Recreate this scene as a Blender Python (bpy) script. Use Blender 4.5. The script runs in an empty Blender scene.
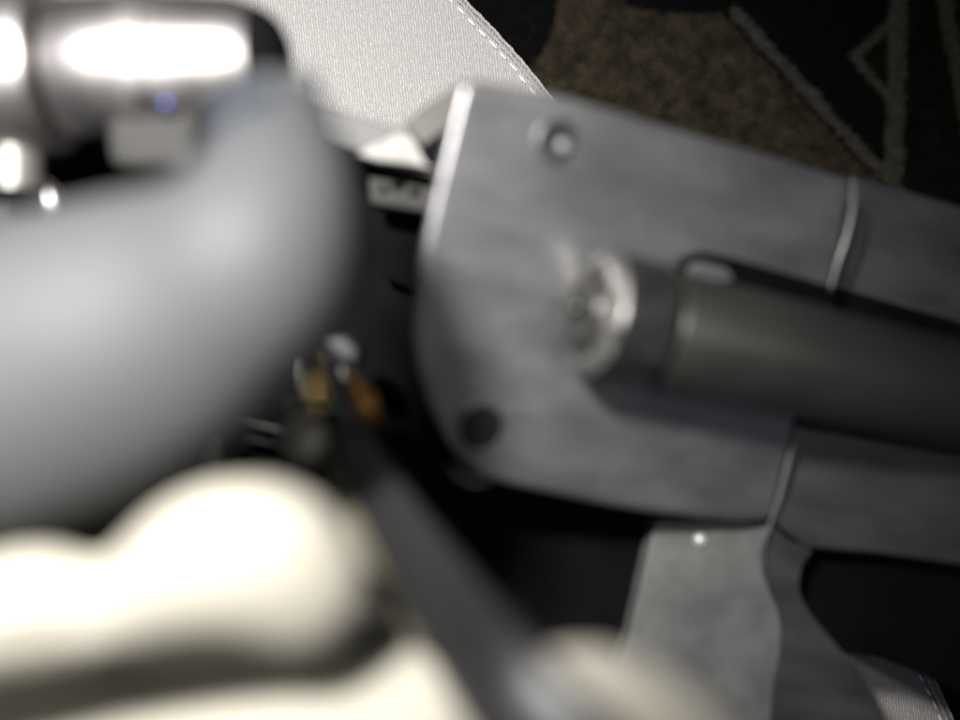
import bpy, bmesh, math, random
from mathutils import Vector, noise
random.seed(7)
S = bpy.context.scene
C = S.collection
FP = 934.0          # focal length in picture units (960 wide)
CZ = 0.36           # camera height above the carpet

# ---------------------------------------------------------------- camera
cam = bpy.data.cameras.new('camera'); co = bpy.data.objects.new('camera', cam); C.objects.link(co)
co.location = (0, 0, CZ); cam.sensor_width = 36; cam.lens = 36 * FP / 960
cam.clip_start = 0.002; cam.clip_end = 20
cam.dof.use_dof = True; cam.dof.focus_distance = 0.252
cam.dof.aperture_fstop = (cam.lens / 1000) / 0.0088
cam.dof.aperture_blades = 0
S.camera = co
# ---------------------------------------------------------------- world, flash
w = bpy.data.worlds.new('World'); S.world = w; w.use_nodes = True
bg = w.node_tree.nodes['Background']; bg.inputs[0].default_value = (.75, .85, 1, 1); bg.inputs[1].default_value = 0.09
fl = bpy.data.lights.new('camera_flash', 'SPOT'); fo = bpy.data.objects.new('camera_flash', fl); C.objects.link(fo)
fo.location = (-0.052, 0.070, CZ + 0.025)
fl.energy = 6.3; fl.shadow_soft_size = 0.013; fl.spot_size = math.radians(100); fl.spot_blend = 1.0
fl.color = (1, .985, .96)
tgt = Vector((-0.086, 0.000, CZ - 0.2))
fo.rotation_euler = (tgt - fo.location).to_track_quat('-Z', 'Y').to_euler()
rl = bpy.data.lights.new('added_glint_lamp', 'AREA'); ro = bpy.data.objects.new('added_glint_lamp', rl); C.objects.link(ro)  # added lamp without a known source, gives the brass pins a glint
rl.shape = 'DISK'; rl.size = .035; rl.energy = .4; rl.color = (1, .95, .86); ro.location = (.20, .02, CZ + .45)
ro.rotation_euler = (Vector((0, 0, CZ - .15)) - ro.location).to_track_quat('-Z', 'Y').to_euler()
vs = S.view_settings; vs.view_transform = 'Standard'; vs.look = 'None'; vs.exposure = 0; vs.gamma = 1; vs.use_curve_mapping = False
S.cycles.use_denoising = True
S.cycles.max_bounces = 6

# ---------------------------------------------------------------- helpers
def P(px, py, d):
    return Vector(((px - 480) / FP * d, (360 - py) / FP * d, CZ - d))
def mat(name, col, rough=.5, metal=0, spec=.5, nscale=0, namp=.0, bump=0, bscale=400, col2=None, coat=0, rvar=0, stretch=None):
    m = bpy.data.materials.new(name); m.use_nodes = True; nt = m.node_tree; b = nt.nodes['Principled BSDF']
    b.inputs['Base Color'].default_value = (*col, 1); b.inputs['Roughness'].default_value = rough
    b.inputs['Metallic'].default_value = metal; b.inputs['Specular IOR Level'].default_value = spec
    b.inputs['Coat Weight'].default_value = coat
    tc = nt.nodes.new('ShaderNodeTexCoord')
    src = tc.outputs['Object']
    if stretch:
        mp = nt.nodes.new('ShaderNodeMapping'); mp.vector_type = 'TEXTURE'; mp.inputs['Rotation'].default_value = (0, 0, math.radians(stretch[0])); mp.inputs['Scale'].default_value = (stretch[1], 1, 1)
        nt.links.new(src, mp.inputs[0]); src = mp.outputs[0]
    if nscale:
        n = nt.nodes.new('ShaderNodeTexNoise'); n.inputs['Scale'].default_value = nscale; n.inputs['Detail'].default_value = 6
        nt.links.new(src, n.inputs['Vector'])
        r = nt.nodes.new('ShaderNodeValToRGB')
        c2 = col2 or tuple(min(1, c * (1 + namp)) for c in col)
        c1 = col if col2 else tuple(c * (1 - namp) for c in col)
        r.color_ramp.elements[0].color = (*c1, 1); r.color_ramp.elements[1].color = (*c2, 1)
        r.color_ramp.elements[0].position = .32; r.color_ramp.elements[1].position = .68
        nt.links.new(n.outputs['Fac'], r.inputs[0]); nt.links.new(r.outputs[0], b.inputs['Base Color'])
        if rvar:
            mr = nt.nodes.new('ShaderNodeMapRange'); mr.inputs['To Min'].default_value = rough - rvar; mr.inputs['To Max'].default_value = rough + rvar
            nt.links.new(n.outputs['Fac'], mr.inputs['Value']); nt.links.new(mr.outputs[0], b.inputs['Roughness'])
    if bump:
        n2 = nt.nodes.new('ShaderNodeTexNoise'); n2.inputs['Scale'].default_value = bscale; n2.inputs['Detail'].default_value = 4
        nt.links.new(src, n2.inputs['Vector'])
        bp = nt.nodes.new('ShaderNodeBump'); bp.inputs['Strength'].default_value = bump; bp.inputs['Distance'].default_value = .0005
        nt.links.new(n2.outputs['Fac'], bp.inputs['Height']); nt.links.new(bp.outputs[0], b.inputs['Normal'])
    return m
M = dict(
  block=mat('grey_anodised_metal', (.295, .292, .296), .40, .8, .5, 130, .17, .35, 420, rvar=.10, stretch=(-14, 4)),
  rear=mat('dark_grey_metal', (.045, .047, .05), .5, .3, .4, 110, .4, .3, 400, rvar=.08, stretch=(-14, 3)),
  plate=mat('worn_grey_metal', (.13, .13, .127), .55, .2, .4, 90, .25, .12, 300),
  bright_mark=mat('bright_edge_metal', (.27, .27, .26), .4, .6),
  black=mat('black_polymer', (.0035, .0036, .0038), .9, 0, .06, 60, .3, .2, 500),
  rod=mat('blackened_steel_rod', (.034, .033, .030), .42, .3, .5, 60, .15, .05, 400),
  nose=mat('polished_rod_nose', (.055, .053, .05), .27, .6, .6, 300, .4, .3, 350, rvar=.06),
  chrome=mat('polished_steel', (.52, .49, .48), .40, 1, .5, 60, .2, .5, 60, rvar=.12, stretch=(90, 3)),
  steel=mat('satin_steel', (.20, .195, .18), .45, .6, .5, 80, .1),
  tube=mat('smooth_grey_rubber', (.051, .053, .0555), .62, 0, .26, 30, .08, .03, 120),
  tip=mat('blue_grey_tip', (.012, .016, .024), .9),
  lever=mat('dark_steel_lever', (.015, .0145, .0145), .42, .1, .45, 60, .2, .05, 200),
  tan=mat('tan_edge', (.09, .083, .06), .6, 0, .2, 60, .15),
  cream=mat('cream_plastic', (.32, .30, .25), .65, 0, .3, 40, .06, .04, 150),
  brass=mat('brass', (.95, .68, .24), .2, 1, .5, 100, .1),
  copper=mat('copper_brown', (.5, .25, .08), .42, 1, .5, 100, .2),
  blue=mat('blue_glint_paint', (.03, .08, .6), .3),
  rail=mat('light_grey_rail', (.085, .083, .08), .6, .1, .5, 100, .15),
  bright=mat('bright_bare_metal', (.42, .42, .40), .4, .5, .5, 100, .05),
  brown=mat('brown_grey_fin', (.055, .047, .04), .6, .0, .5, 90, .2),
  dull=mat('dull_grey_metal', (.045, .044, .041), .85, .0, .15, 80, .15),
  highlight_rim=mat('nose_highlight_metal', (.20, .195, .185), .40, .7, .5, 420, .8, .9, 300, rvar=.2),
  rail_highlight=mat('light_grey_highlight', (.30, .29, .275), .7, 0, .3, 300, .25),
  thread=mat('white_thread', (.85, .84, .8), .7),
  cord=mat('grey_thread', (.36, .34, .32), .8, 0, .2, 900, .4),
)
def fabric():
    m = bpy.data.materials.new('light_grey_twill'); m.use_nodes = True; nt = m.node_tree; b = nt.nodes['Principled BSDF']
    L = nt.links.new; tc = nt.nodes.new('ShaderNodeTexCoord')
    mp = nt.nodes.new('ShaderNodeMapping'); mp.inputs['Rotation'].default_value = (0, 0, math.radians(-6)); L(tc.outputs['Object'], mp.inputs[0])
    dn = nt.nodes.new('ShaderNodeTexNoise'); dn.inputs['Scale'].default_value = 700; L(mp.outputs[0], dn.inputs['Vector'])
    hs = []
    for dr, sc in (('X', 340), ('Y', 300)):
        wv = nt.nodes.new('ShaderNodeTexWave'); wv.bands_direction = dr; wv.inputs['Scale'].default_value = sc * 1.35
        wv.inputs['Distortion'].default_value = 4; wv.inputs['Detail'].default_value = 2; wv.inputs['Detail Scale'].default_value = 2.5
        L(mp.outputs[0], wv.inputs['Vector']); hs.append(wv)
    mx = nt.nodes.new('ShaderNodeMath'); mx.operation = 'MULTIPLY_ADD'; mx.inputs[1].default_value = .18
    L(hs[1].outputs['Fac'], mx.inputs[0]); L(hs[0].outputs['Fac'], mx.inputs[2])
    m2 = nt.nodes.new('ShaderNodeMath'); m2.operation = 'MULTIPLY_ADD'; m2.inputs[1].default_value = .9
    L(dn.outputs['Fac'], m2.inputs[0]); L(mx.outputs[0], m2.inputs[2])
    r = nt.nodes.new('ShaderNodeValToRGB'); r.color_ramp.elements[0].position = .25; r.color_ramp.elements[1].position = 1.0
    r.color_ramp.elements[0].color = (.33, .31, .298, 1); r.color_ramp.elements[1].color = (.56, .54, .53, 1)
    d2 = nt.nodes.new('ShaderNodeMath'); d2.operation = 'MULTIPLY'; d2.inputs[1].default_value = .55; L(m2.outputs[0], d2.inputs[0])
    L(d2.outputs[0], r.inputs[0]); L(r.outputs[0], b.inputs['Base Color'])
    bp = nt.nodes.new('ShaderNodeBump'); bp.inputs['Strength'].default_value = .6; bp.inputs['Distance'].default_value = .0004
    L(m2.outputs[0], bp.inputs['Height']); L(bp.outputs[0], b.inputs['Normal'])
    ln = nt.nodes.new('ShaderNodeTexNoise'); ln.inputs['Scale'].default_value = 22; ln.inputs['Detail'].default_value = 3; L(mp.outputs[0], ln.inputs['Vector'])
    b2 = nt.nodes.new('ShaderNodeBump'); b2.inputs['Strength'].default_value = .5; b2.inputs['Distance'].default_value = .006
    L(ln.outputs['Fac'], b2.inputs['Height']); L(b2.outputs[0], bp.inputs['Normal'])
    b.inputs['Roughness'].default_value = .9; b.inputs['Sheen Weight'].default_value = .2
    return m
M['fabric'] = fabric()

def link(name, me, m, parent=None):
    if m: me.materials.append(m)
    o = bpy.data.objects.new(name, me); C.objects.link(o)
    if parent: o.parent = parent
    return o
def frombm(name, bm, m, parent=None, smooth=True):
    bmesh.ops.recalc_face_normals(bm, faces=bm.faces)
    me = bpy.data.meshes.new(name); bm.to_mesh(me); bm.free()
    if smooth:
        for p in me.polygons: p.use_smooth = True
    return link(name, me, m, parent)
def root(name, label, cat, loc=(0, 0, 0)):
    o = bpy.data.objects.new(name, None); C.objects.link(o); o.empty_display_size = .01
    o['label'] = label; o['category'] = cat
    return o
def tag(o, label, cat): o['label'] = label; o['category'] = cat; return o
def catmull(pts, n=8):
    out = []
    q = [pts[0]] + list(pts) + [pts[-1]]
    for i in range(1, len(q) - 2):
        for k in range(n):
            t = k / n
            out.append(tuple(.5 * (2 * b + (c - a) * t + (2 * a - 5 * b + 4 * c - d) * t * t + (3 * b - a - 3 * c + d) * t ** 3)
                       for a, b, c, d in zip(q[i - 1], q[i], q[i + 1], q[i + 2])))
    out.append(tuple(pts[-1])); return out
def prism(name, pts, d, thick, m, parent=None, bev=.0012, curve=False, segs=3):
    """outline in picture units lying on a surface d (number or function of px,py), thick metres deep"""
    if curve: pts = catmull(list(pts) + [pts[0]], 5)[:-1]
    f = d if callable(d) else (lambda x, y: d)
    bm = bmesh.new()
    a = [bm.verts.new(P(x, y, f(x, y))) for x, y in pts]
    b = [bm.verts.new(v.co - Vector((0, 0, thick))) for v in a]
    bm.faces.new(a); bm.faces.new(b[::-1])
    n = len(a)
    for i in range(n): bm.faces.new((a[i], b[i], b[(i + 1) % n], a[(i + 1) % n]))
    o = frombm(name, bm, m, parent)
    if bev:
        md = o.modifiers.new('bevel', 'BEVEL'); md.width = bev; md.segments = segs; md.limit_method = 'ANGLE'; md.angle_limit = .5
        wn = o.modifiers.new('normals', 'WEIGHTED_NORMAL'); wn.weight = 80
    return o
def sweep(name, path, m, parent=None, seg=28, flat=1.0, n=8, caps=True, power=2.0, curve=True):
    """path of (px,py,d,radius_px); flat squashes the section across the path in depth; power>2 squares it off"""
    pts = catmull(path, n) if curve else list(path)
    W = [P(x, y, d) for x, y, d, r in pts]; R = [r * d / FP for x, y, d, r in pts]
    bm = bmesh.new(); rings = []
    for i, c in enumerate(W):
        t = (W[min(i + 1, len(W) - 1)] - W[max(i - 1, 0)]).normalized()
        u = t.cross(Vector((0, 0, 1)))
        u = u.normalized() if u.length > 1e-4 else Vector((1, 0, 0))
        v = u.cross(t).normalized()
        ring = []
        for k in range(seg):
            a = 2 * math.pi * k / seg; ca, sa = math.cos(a), math.sin(a)
            e = 2 / power
            ca = math.copysign(abs(ca) ** e, ca); sa = math.copysign(abs(sa) ** e, sa)
            ring.append(bm.verts.new(c + u * R[i] * ca + v * R[i] * flat * sa))
        rings.append(ring)
    for a, b in zip(rings, rings[1:]):
        for k in range(seg): bm.faces.new((a[k], a[(k + 1) % seg], b[(k + 1) % seg], b[k]))
    if caps: bm.faces.new(rings[0]); bm.faces.new(rings[-1][::-1])
    return frombm(name, bm, m, parent)
def lathe(name, axis0, axis1, prof, m, parent=None, seg=48):
    """profile of (distance along axis in m, radius in m) from world point axis0 toward axis1"""
    t = (axis1 - axis0).normalized(); u = t.cross(Vector((0, 0, 1)))
    u = u.normalized() if u.length > 1e-3 else Vector((1, 0, 0)); v = u.cross(t)
    bm = bmesh.new(); rings = []
    for s, r in prof:
        c = axis0 + t * s
        rings.append([bm.verts.new(c + (u * math.cos(2 * math.pi * k / seg) + v * math.sin(2 * math.pi * k / seg)) * max(r, 1e-5)) for k in range(seg)])
    for a, b in zip(rings, rings[1:]):
        for k in range(seg): bm.faces.new((a[k], a[(k + 1) % seg], b[(k + 1) % seg], b[k]))
    bm.faces.new(rings[0]); bm.faces.new(rings[-1][::-1])
    o = frombm(name, bm, m, parent)
    o.data.set_sharp_from_angle(angle=math.radians(40))
    return o
def chain(pts, n=6, fz=1.0):
    return [(x, y, d, r_, r_, r_ * fz, 0) for x, y, d, r_ in catmull(pts, n)]
def blob(name, balls, m, parent=None, voxel=.0012, smooth=12):
    """overlapping ellipsoids (px,py,d,rx_px,ry_px,rz_px,rot) fused to one continuous smooth surface"""
    bm = bmesh.new()
    from mathutils import Matrix
    for (x, y, d, rx, ry, rz, rot) in balls:
        k = d / FP
        mtx = Matrix.Translation(P(x, y, d)) @ Matrix.Rotation(math.radians(-rot), 4, 'Z') @ Matrix.Diagonal((rx * k, ry * k, rz * k, 1))
        bmesh.ops.create_icosphere(bm, subdivisions=4, radius=1, matrix=mtx)
    o = frombm(name, bm, m, parent)
    rm = o.modifiers.new('fuse', 'REMESH'); rm.mode = 'VOXEL'; rm.voxel_size = voxel; rm.use_smooth_shade = True
    sm = o.modifiers.new('smooth', 'SMOOTH'); sm.iterations = smooth; sm.factor = .5
    return o

# ---------------------------------------------------------------- carpet
def region(px, py):
    def dist(a, b):
        ax, ay = a; bx, by = b; dx, dy = bx - ax, by - ay
        t = max(0, min(1, ((px - ax) * dx + (py - ay) * dy) / (dx * dx + dy * dy)))
        return math.hypot(px - ax - t * dx, py - ay - t * dy)
    if dist((736, 12), (900, 192)) < 6: return 2
    if dist((903, -120), (893, 230)) < 9: return 2
    if dist((895, 18), (855, 57)) < 4.5 or dist((855, 57), (893, 102)) < 4.5: return 2
    if dist((940, -120), (947, 10)) < 8 or dist((947, 10), (985, 200)) < 8: return 2
    if px < 903 - (py + 120) * .0286:
        if px > 857 and dist((895, 57), (896, 58)) < 34 and abs(px - 895) > 0 and (px - 855) > abs(py - 58): return 3
        if (px - 722) > (py - 12) * .915: return 1
        if ((px - 700) / 75) ** 2 + (py / 13) ** 2 < 1: return 1
        if ((px - 505) / 52) ** 2 + ((py - 0) / 75) ** 2 < 1: return 1  # shadow of the cushion painted into the pile as black tufts
        return 0
    return 3
cm = [mat('carpet_brown', (.036, .029, .020), .9, 0, .1, 190, 0, 0, col2=(.125, .10, .067)),
      mat('carpet_black', (.008, .008, .009), .9, 0, .1),
      mat('carpet_beige', (.12, .112, .085), .9, 0, .1, 300, .25),
      mat('carpet_dark_brown', (.018, .014, .010), .9, 0, .1, 150, .5)]
DC = .335
bm = bmesh.new(); bmesh.ops.create_grid(bm, x_segments=2, y_segments=2, size=1.0)
for v in bm.verts: v.co.z = CZ - DC - .003
fl_o = frombm('carpet', bm, mat('carpet_backing', (.012, .010, .008), .95), None, False); fl_o['kind'] = 'structure'
vs_, fs_, mi = [], [], []
step = .0011
gx0, gx1, gy0, gy1 = -.02, .23, -.14, .17
y = gy0
while y < gy1:
    x = gx0
    while x < gx1:
        jx, jy = x + random.uniform(-.0004, .0004), y + random.uniform(-.0004, .0004)
        px, py = 480 + jx / DC * FP, 360 - jy / DC * FP
        k = region(px, py)
        h = CZ - DC + random.uniform(-.0009, .0007); r = .00075; a0 = random.random() * 6
        i0 = len(vs_)
        for q in range(4):
            a = a0 + q * math.pi / 2; vs_.append((jx + r * math.cos(a), jy + r * math.sin(a), CZ - DC - .0031))
        lx, ly = random.uniform(-.0004, .0004), random.uniform(-.0004, .0004)
        for q in range(4):
            a = a0 + q * math.pi / 2; vs_.append((jx + lx + r * .6 * math.cos(a), jy + ly + r * .6 * math.sin(a), h))
        for q in range(4): fs_.append((i0 + q, i0 + (q + 1) % 4, i0 + 4 + (q + 1) % 4, i0 + 4 + q)); mi.append(k)
        fs_.append((i0 + 4, i0 + 5, i0 + 6, i0 + 7)); mi.append(k)
        x += step
    y += step
me = bpy.data.meshes.new('carpet_pile'); me.from_pydata(vs_, [], fs_)
for c in cm: me.materials.append(c)
me.polygons.foreach_set('material_index', mi)
cp = bpy.data.objects.new('carpet_pile', me); C.objects.link(cp); cp['kind'] = 'stuff'
cp['label'] = 'cut pile of the dark carpet with beige lines on brown and black'; cp['category'] = 'carpet pile'

# ---------------------------------------------------------------- cushion
cu = root('fabric_cushion', 'light grey woven fabric cushion with stitched hem, lying under the metal device', 'cushion')
hem = [(330, -150), (400, -75), (467, 0), (507, 42), (547, 90), (640, 210), (760, 370), (860, 520), (905, 625), (936, 680), (958, 730), (985, 800), (1010, 900)]
hemc = catmull(hem, 6)
prism('cover', hemc + [(-700, 900), (-700, -150)], .25, .03, M['fabric'], cu, bev=.0022, segs=4)
def offs(pts, k):
    out = []
    for i in range(len(pts)):
        a = pts[max(i - 1, 0)]; b = pts[min(i + 1, len(pts) - 1)]
        dx, dy = b[0] - a[0], b[1] - a[1]; l = math.hypot(dx, dy)
        out.append((pts[i][0] - dy / l * k * -1 * -1, pts[i][1] + dx / l * k))
    return out
def rope(name, pts, d, r, parent, m):
    return sweep(name, [(x + random.uniform(-.5, .5), y + random.uniform(-.5, .5), d, r + random.uniform(-.3, .3)) for x, y in pts], m, parent, seg=8, n=3)
hh = catmull(hem, 14)
rope('hem_cord', offs(hh, 1.5), .2495, 1.7, cu, M['fabric'])
rope('hem_cord', offs(hh, 6.5), .2488, 1.5, cu, M['fabric'])
sl = offs(catmull(hem, 60), 12)
acc = 0; start = None; 
for i in range(1, len(sl)):
    x, y = sl[i]
    if not ((-20 < y < 110) or (640 < y < 740)): start = None; acc = 0; continue
    acc += math.hypot(x - sl[i - 1][0], y - sl[i - 1][1])
    if start is None and acc > 4.6: start = sl[i]; acc = 0
    elif start is not None and acc > 10:
        j = random.uniform(-.5, .5)
        sx, sy = start
        path = [(sx + (x - sx) * t + j, sy + (y - sy) * t, .2497 - .0006 * math.sin(math.pi * t), .7 + .6 * math.sin(math.pi * t)) for t in (0, .15, .35, .5, .65, .85, 1)]
        sweep('stitch', path, M['thread'], cu, seg=8, n=2); start = None; acc = 0

# ---------------------------------------------------------------- mechanism body
me_ = root('metal_receiver', 'dark grey metal body with flat side plate, screws and black lower casing', 'metal device')
dB = lambda x, y: 1 / (6.41 - 1.034 * (x - 420) / 430 - .33 * (y - 280) / 200)
dR = lambda x, y: dB(x, y) + .004
prism('casing', [(-250, 135), (60, 128), (330, 118), (450, 165), (700, 215), (1150, 300), (1150, 800), (960, 694), (925, 676), (880, 658), (820, 650), (840, 800), (-250, 800)], .207, .03, M['black'], me_, bev=.001)
prism('side_plate', catmull([(412, 330), (417, 270), (430, 205), (443, 150), (455, 100), (461, 83), (474, 77)], 4) + [(560, 92), (700, 133), (853, 177), (846, 225), (830, 292), (797, 425), (772, 522)] + catmull([(740, 523), (640, 512), (560, 497), (490, 480), (455, 455), (432, 415), (416, 370), (412, 330)], 4)[:-1], dB, .022, M['block'], me_, bev=.0022, segs=5)
prism('rear_body', [(851, 172), (960, 205), (1150, 262), (1150, 590), (960, 566), (880, 555), (806, 549), (772, 524), (797, 425), (830, 292)], lambda x, y: .197, .012, M['rear'], me_, bev=.001)
prism('guard', catmull([(772, 524), (790, 540), (812, 550), (803, 566), (800, 590), (812, 615), (836, 644), (862, 676), (884, 714), (905, 780)], 5) + catmull([(770, 780), (774, 700), (782, 650), (781, 618), (771, 592), (764, 570), (763, 548), (772, 524)], 5)[:-1], .1972, .02, M['rear'], me_, bev=.0012)
prism('bracket', [(655, 520), (772, 521), (766, 540), (770, 560), (776, 590), (786, 618), (786, 650), (778, 700), (772, 800), (560, 800), (628, 640)], .1985, .02, M['plate'], me_, bev=.0008)
def edge(pts): sweep('bright_edge', [(x, y, min(dB(x, y), .197) - .0003, r_) for x, y, r_ in pts], M['bright_mark'], me_, seg=10)  # thin bright line along the ridge of the plate
edge([(853, 180, 1), (853, 205, 2.6), (847, 235, 3), (838, 262, 2.8), (830, 290, 1.5)])
edge([(798, 425, 1.2), (790, 455, 2.4), (781, 490, 2), (772, 518, 1.6), (764, 545, 1.2), (765, 570, 1)])
def screw(px, py, rpx, m, dot, ring):
    d = dB(px, py); c = P(px, py, d); k = d / FP; r = rpx * k
    nrm = (P(px, py + 9, dB(px, py + 9)) - c).cross(P(px + 9, py, dB(px + 9, py)) - c).normalized()
    if nrm.z < 0: nrm = -nrm
    up = c + nrm
    o = lathe('screw', c, up, [(0, r * 1.22), (.0003, r * 1.2), (.0006, r * 1.1), (.0005, r * 1.02)], ring, me_)
    lathe('recess_shade', c, up, [(.0003, r * 1.03), (.0006, r * 1.01), (.00058, 0)], m, o)  # dark disc set proud, its colour stands in for shade inside a hole
    if dot:
        h = Vector((.0009, -.0007, .0004))
        lathe('pin', c + h, up + h, [(0, r * .3), (.0007, r * .27), (.0009, r * .15), (.001, 0)], M['bright'], o)
screw(557, 142, 21, M['rear'], True, M['block'])
screw(480, 427, 23, M['lever'], False, M['block'])
sweep('scratch', [(448, 463, .152, 1), (460, 476, .152, 1.6), (475, 482, .1525, 1.6), (490, 479, .153, 1)], M['rear'], me_, seg=8)
lathe('rivet', P(700, 540, .1985), P(700, 540, .18), [(0, .0016), (.0005, .0015), (.0009, .0008), (.001, 0)], M['bright'], me_, 20)
# upper rail between tube and plate
prism('top_rail', [(290, 92), (345, 112), (405, 130), (452, 160), (452, 182), (360, 152), (290, 122)], .176, .01, M['rail'], me_, bev=.0006)
prism('rail_highlight', [(356, 154), (374, 143), (400, 132), (411, 135), (417, 147), (446, 164), (444, 171), (410, 164), (376, 160)], .173, .004, M['rail_highlight'], me_, bev=.0008)  # pale piece that paints the white highlight beside the top rail
prism('fin', [(404, 122), (432, 101), (466, 78), (446, 140), (436, 150), (418, 142)], .172, .004, M['brown'], me_, bev=.0004)
prism('recess_shade', [(418, 148), (448, 126), (442, 168), (424, 160)], .1705, .003, M['black'], me_, bev=.0003)  # raised black patch painting the shade of a recess
prism('stamped_bar', [(368, 176), (434, 188), (432, 213), (370, 203)], .182, .008, M['dull'], me_, bev=.0006)
for (x, y, w_) in ((384, 190, 3), (398, 187, 7), (415, 193, 5)):
    prism('mark', [(x - w_, y - 5), (x + w_, y - 4), (x + w_, y + 3), (x - w_, y + 2)], .1815, .001, M['black'], me_, bev=0)
prism('inner_panel', [(366, 206), (424, 218), (414, 290), (384, 278), (370, 240)], .198, .008, M['black'], me_, bev=.0008)
prism('lug', [(322, 338), (345, 334), (362, 350), (356, 368), (336, 360)], .172, .01, M['rear'], me_, bev=.0012)
sweep('sliver', [(342, 366, .17, 3), (344, 385, .17, 7), (350, 408, .17, 5)], M['steel'], me_, seg=12)
sweep('sliver', [(301, 362, .17, 1.5), (302, 380, .17, 3.5), (304, 398, .17, 2.5)], M['steel'], me_, seg=12)
b1 = sweep('brass_pin', [(322, 350, .172, 4), (320, 362, .158, 8), (318, 382, .143, 11), (317, 398, .137, 10), (317, 408, .137, 6), (317, 412, .138, .5)], M['brass'], me_, seg=20)
b2 = sweep('brass_pin', [(352, 374, .172, 5), (356, 385, .160, 9), (363, 398, .152, 13), (368, 410, .151, 12), (373, 418, .153, 8), (376, 424, .154, .5)], M['copper'], me_, seg=20)
b1['label'] = 'yellow brass pin'; b2['label'] = 'copper brown pin'
lathe('knob', P(307, 440, .160), P(309, 438, .14), [(0, .0046), (.008, .0046), (.0095, .004), (.0103, .0028), (.0105, 0)], M['steel'], me_, 32)
lathe('bright_mark', P(290, 403, .166), P(290, 403, .15), [(0, .0009), (.0008, .0006), (.001, 0)], M['bright'], me_, 14)  # small bright piece painted in as the highlight spot near the knob
prism('ribbed_block', [(215, 405), (318, 405), (330, 500), (215, 510)], .186, .012, M['black'], me_, bev=.0005)
for (x0, y0, x1, y1) in ((238, 421, 290, 432), (245, 438, 296, 449), (250, 456, 301, 468), (252, 470, 298, 480), (256, 486, 310, 495)):
    sweep('rib', [(x0, y0, .185, .7), ((x0 + x1) / 2, (y0 + y1) / 2, .185, 1.8), (x1, y1, .185, 1.3)], M['steel'], me_, seg=8)
prism('fabric_gap_strip', [(186, 500), (206, 452), (220, 436), (222, 446), (214, 500)], .18, .003, M['bright'], me_, bev=.0003)  # bright strip added in place of pale fabric showing through a gap
prism('slot_liner', [(312, 478), (326, 482), (330, 510), (310, 505)], .176, .004, M['steel'], me_, bev=.0005)

# ---------------------------------------------------------------- rod
rd = root('metal_rod', 'dark round metal rod with a painted highlight on its nose, lying across the flat plate', 'rod')
A = P(580, 309, .1565); B = P(985, 402, .183); L_ = (B - A).length
k0 = .1565 / FP; r0 = 62 * k0
f = lambda s: r0
lathe('nose', A, B, [(0, 0), (0, r0 * .60), (.0008, r0 * .66), (.0008, r0 * .74), (.0014, r0 * .78), (.0022, r0 * .96), (.0032, r0 * 1.04), (.0050, r0 * 1.04), (.0128, r0 * 1.03), (.0134, r0 * .93)], M['nose'], rd)
lathe('highlight_rim', A, B, [(.0013, r0 * .70), (.0014, r0 * .84), (.0022, r0 * 1.0), (.0031, r0 * 1.065), (.0036, r0 * 1.03)], M['highlight_rim'], rd)  # ring of brighter metal, paints a highlight onto the nose
lathe('neck', A, B, [(.0128, r0 * .9), (.0160, r0 * .9)], M['black'], rd)
lathe('shaft', A, B, [(.0144, f(.014) * .93), (.0152, f(.0148) * .99), (L_ * .95, f(L_ * .95)), (L_ * .96, f(L_) * 1.0), (L_ * 1.4, f(L_) * 1.0)], M['rod'], rd)
lathe('tip', A - (B - A).normalized() * .0018, B, [(0, 0), (0, .0010), (.0006, .0016), (.0024, .0018)], M['nose'], rd, 24)
# black strip along the upper side of the rod, with a grey oval on it
prism('black_strip', [(672, 272), (682, 258), (700, 251), (735, 258), (800, 277), (838, 288), (828, 322), (800, 320), (690, 300)], lambda x, y: dB(x, y) - .0005, .003, M['black'], me_, bev=.0004)
prism('black_strip', [(834, 286), (1040, 345), (1040, 380), (826, 322)], .1962, .003, M['black'], me_, bev=.0004)
prism('grey_oval', [(688, 266), (700, 261), (728, 268), (736, 280), (715, 284), (690, 278)], lambda x, y: dB(x, y) - .0026, .002, M['plate'], me_, bev=.0006)

# ---------------------------------------------------------------- polished cylinder
ch = root('polished_cylinder', 'shiny polished steel cylinder with collar, beside the grey curved handle', 'metal cylinder')
A = P(-60, 74, .158); B = P(300, 62, .158); k = .158 / FP
ax = [(0, 84), (110, 84), (116, 81), (119, 70)]
lathe('collar', A, B, [(s * k, r * k) for s, r in ax], M['chrome'], ch)
lathe('groove', A, B, [(100 * k, 64 * k), (130 * k, 64 * k)], M['black'], ch)
lathe('barrel', A, B, [(s * k, r * k) for s, r in [(126, 62), (128, 68), (133, 70), (180, 70), (250, 68), (300, 63), (318, 56)]], M['chrome'], ch)
lathe('band', A, B, [(s * k, r * k) for s, r in [(196, 69), (198, 73), (224, 72.5), (227, 68)]], M['chrome'], ch)
lathe('end_cap', A, B, [(s * k, r * k) for s, r in [(316, 56), (330, 50), (341, 40), (348, 26), (351, 0)]], M['black'], ch)
prism('turret', [(103, 112), (196, 104), (190, 168), (108, 166)], .152, .02, M['dull'], ch, bev=.0022)
lathe('post', P(14, 190, .158), P(16, 60, .158), [(0, 27 * k), (40 * k, 26 * k), (70 * k, 32 * k), (110 * k, 34 * k)], M['steel'], ch)
sweep('foot', [(-40, 190, .165, 10), (10, 183, .164, 11), (42, 190, .163, 11), (52, 205, .163, 10), (50, 222, .164, 8)], M['chrome'], ch, seg=18)
prism('foot_plate', [(-60, 190), (44, 192), (52, 225), (-60, 250)], .168, .008, M['rear'], ch, bev=.001)
sweep('slit', [(128, 92, .1462, 1), (142, 96, .1462, 3), (160, 101, .1462, 2.5)], M['black'], ch, seg=8)
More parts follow.
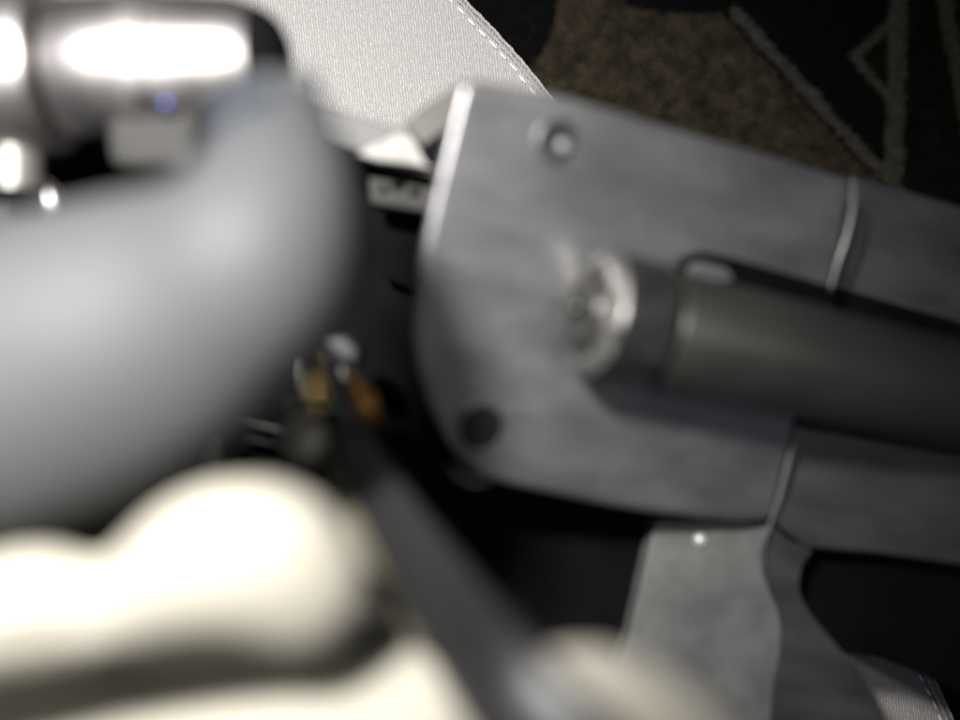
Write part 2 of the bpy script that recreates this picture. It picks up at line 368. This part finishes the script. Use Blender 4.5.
lathe('glint_dot', P(166, 103, .147), P(166, 103, .12), [(0, .0005), (.0004, .0004), (.0005, 0)], M['blue'], ch, 16)  # blue glint on the barrel, painted as a coloured dot

# ---------------------------------------------------------------- grey curved handle
hn = root('curved_handle', 'thick smooth grey handle bending upward, largest blurred shape at the left', 'handle')
blob('grip', chain([(-300, 430, .108, 156), (-60, 397, .108, 160), (60, 365, .108, 156), (150, 330, .108, 141), (205, 300, .106, 122), (245, 268, .104, 108), (268, 215, .106, 90), (277, 170, .110, 74), (272, 130, .114, 62)], 9, .75),
     M['tube'], hn, voxel=.0011, smooth=16)
blob('tip_inset', [(238, 104, .1060, 40, 17, 12, -24)], M['tip'], hn, voxel=.0005, smooth=3)
prism('edge_step', [(268, 74), (312, 66), (318, 88), (300, 96), (270, 96)], .124, .004, M['tube'], hn, bev=.0006)

# ---------------------------------------------------------------- lever
lv = root('dark_lever', 'flat dark steel lever slanting down across the cream moulded grip', 'lever')
sweep('arm', [(338, 440, .152, 22), (352, 462, .144, 29), (374, 500, .134, 35), (406, 555, .121, 42), (446, 615, .110, 50), (494, 675, .098, 55), (545, 735, .093, 60), (605, 800, .090, 70)], M['lever'], lv, seg=36, flat=.32, power=2.0)
sweep('edge_strip', [(332, 470, .143, 6), (344, 500, .135, 9), (361, 545, .124, 12), (384, 592, .114, 11), (402, 625, .111, 8), (420, 650, .109, 3)], M['tan'], lv, seg=16, flat=.4)

# ---------------------------------------------------------------- cream grip
cg = root('cream_grip', 'cream coloured moulded grip with rounded lobes, overexposed at the lower left', 'grip')
blob('lobed_body', chain([(-150, 640, .098, 56), (-30, 618, .098, 56), (40, 602, .098, 56), (100, 610, .0985, 46), (150, 592, .098, 56), (210, 564, .0975, 76), (262, 562, .098, 82), (294, 582, .099, 74)], 6, .8)
     + chain([(-150, 830, .120, 122), (100, 818, .118, 126), (300, 796, .114, 134), (470, 762, .109, 120), (560, 752, .105, 100)], 6, .7)
     + chain([(540, 752, .102, 98), (592, 746, .0975, 102), (652, 768, .0985, 94)], 6, .42)
     + [(100, 700, .130, 400, 130, 60, 0), (230, 640, .122, 120, 60, 60, 0)],
     M['cream'], cg, voxel=.0010, smooth=14)
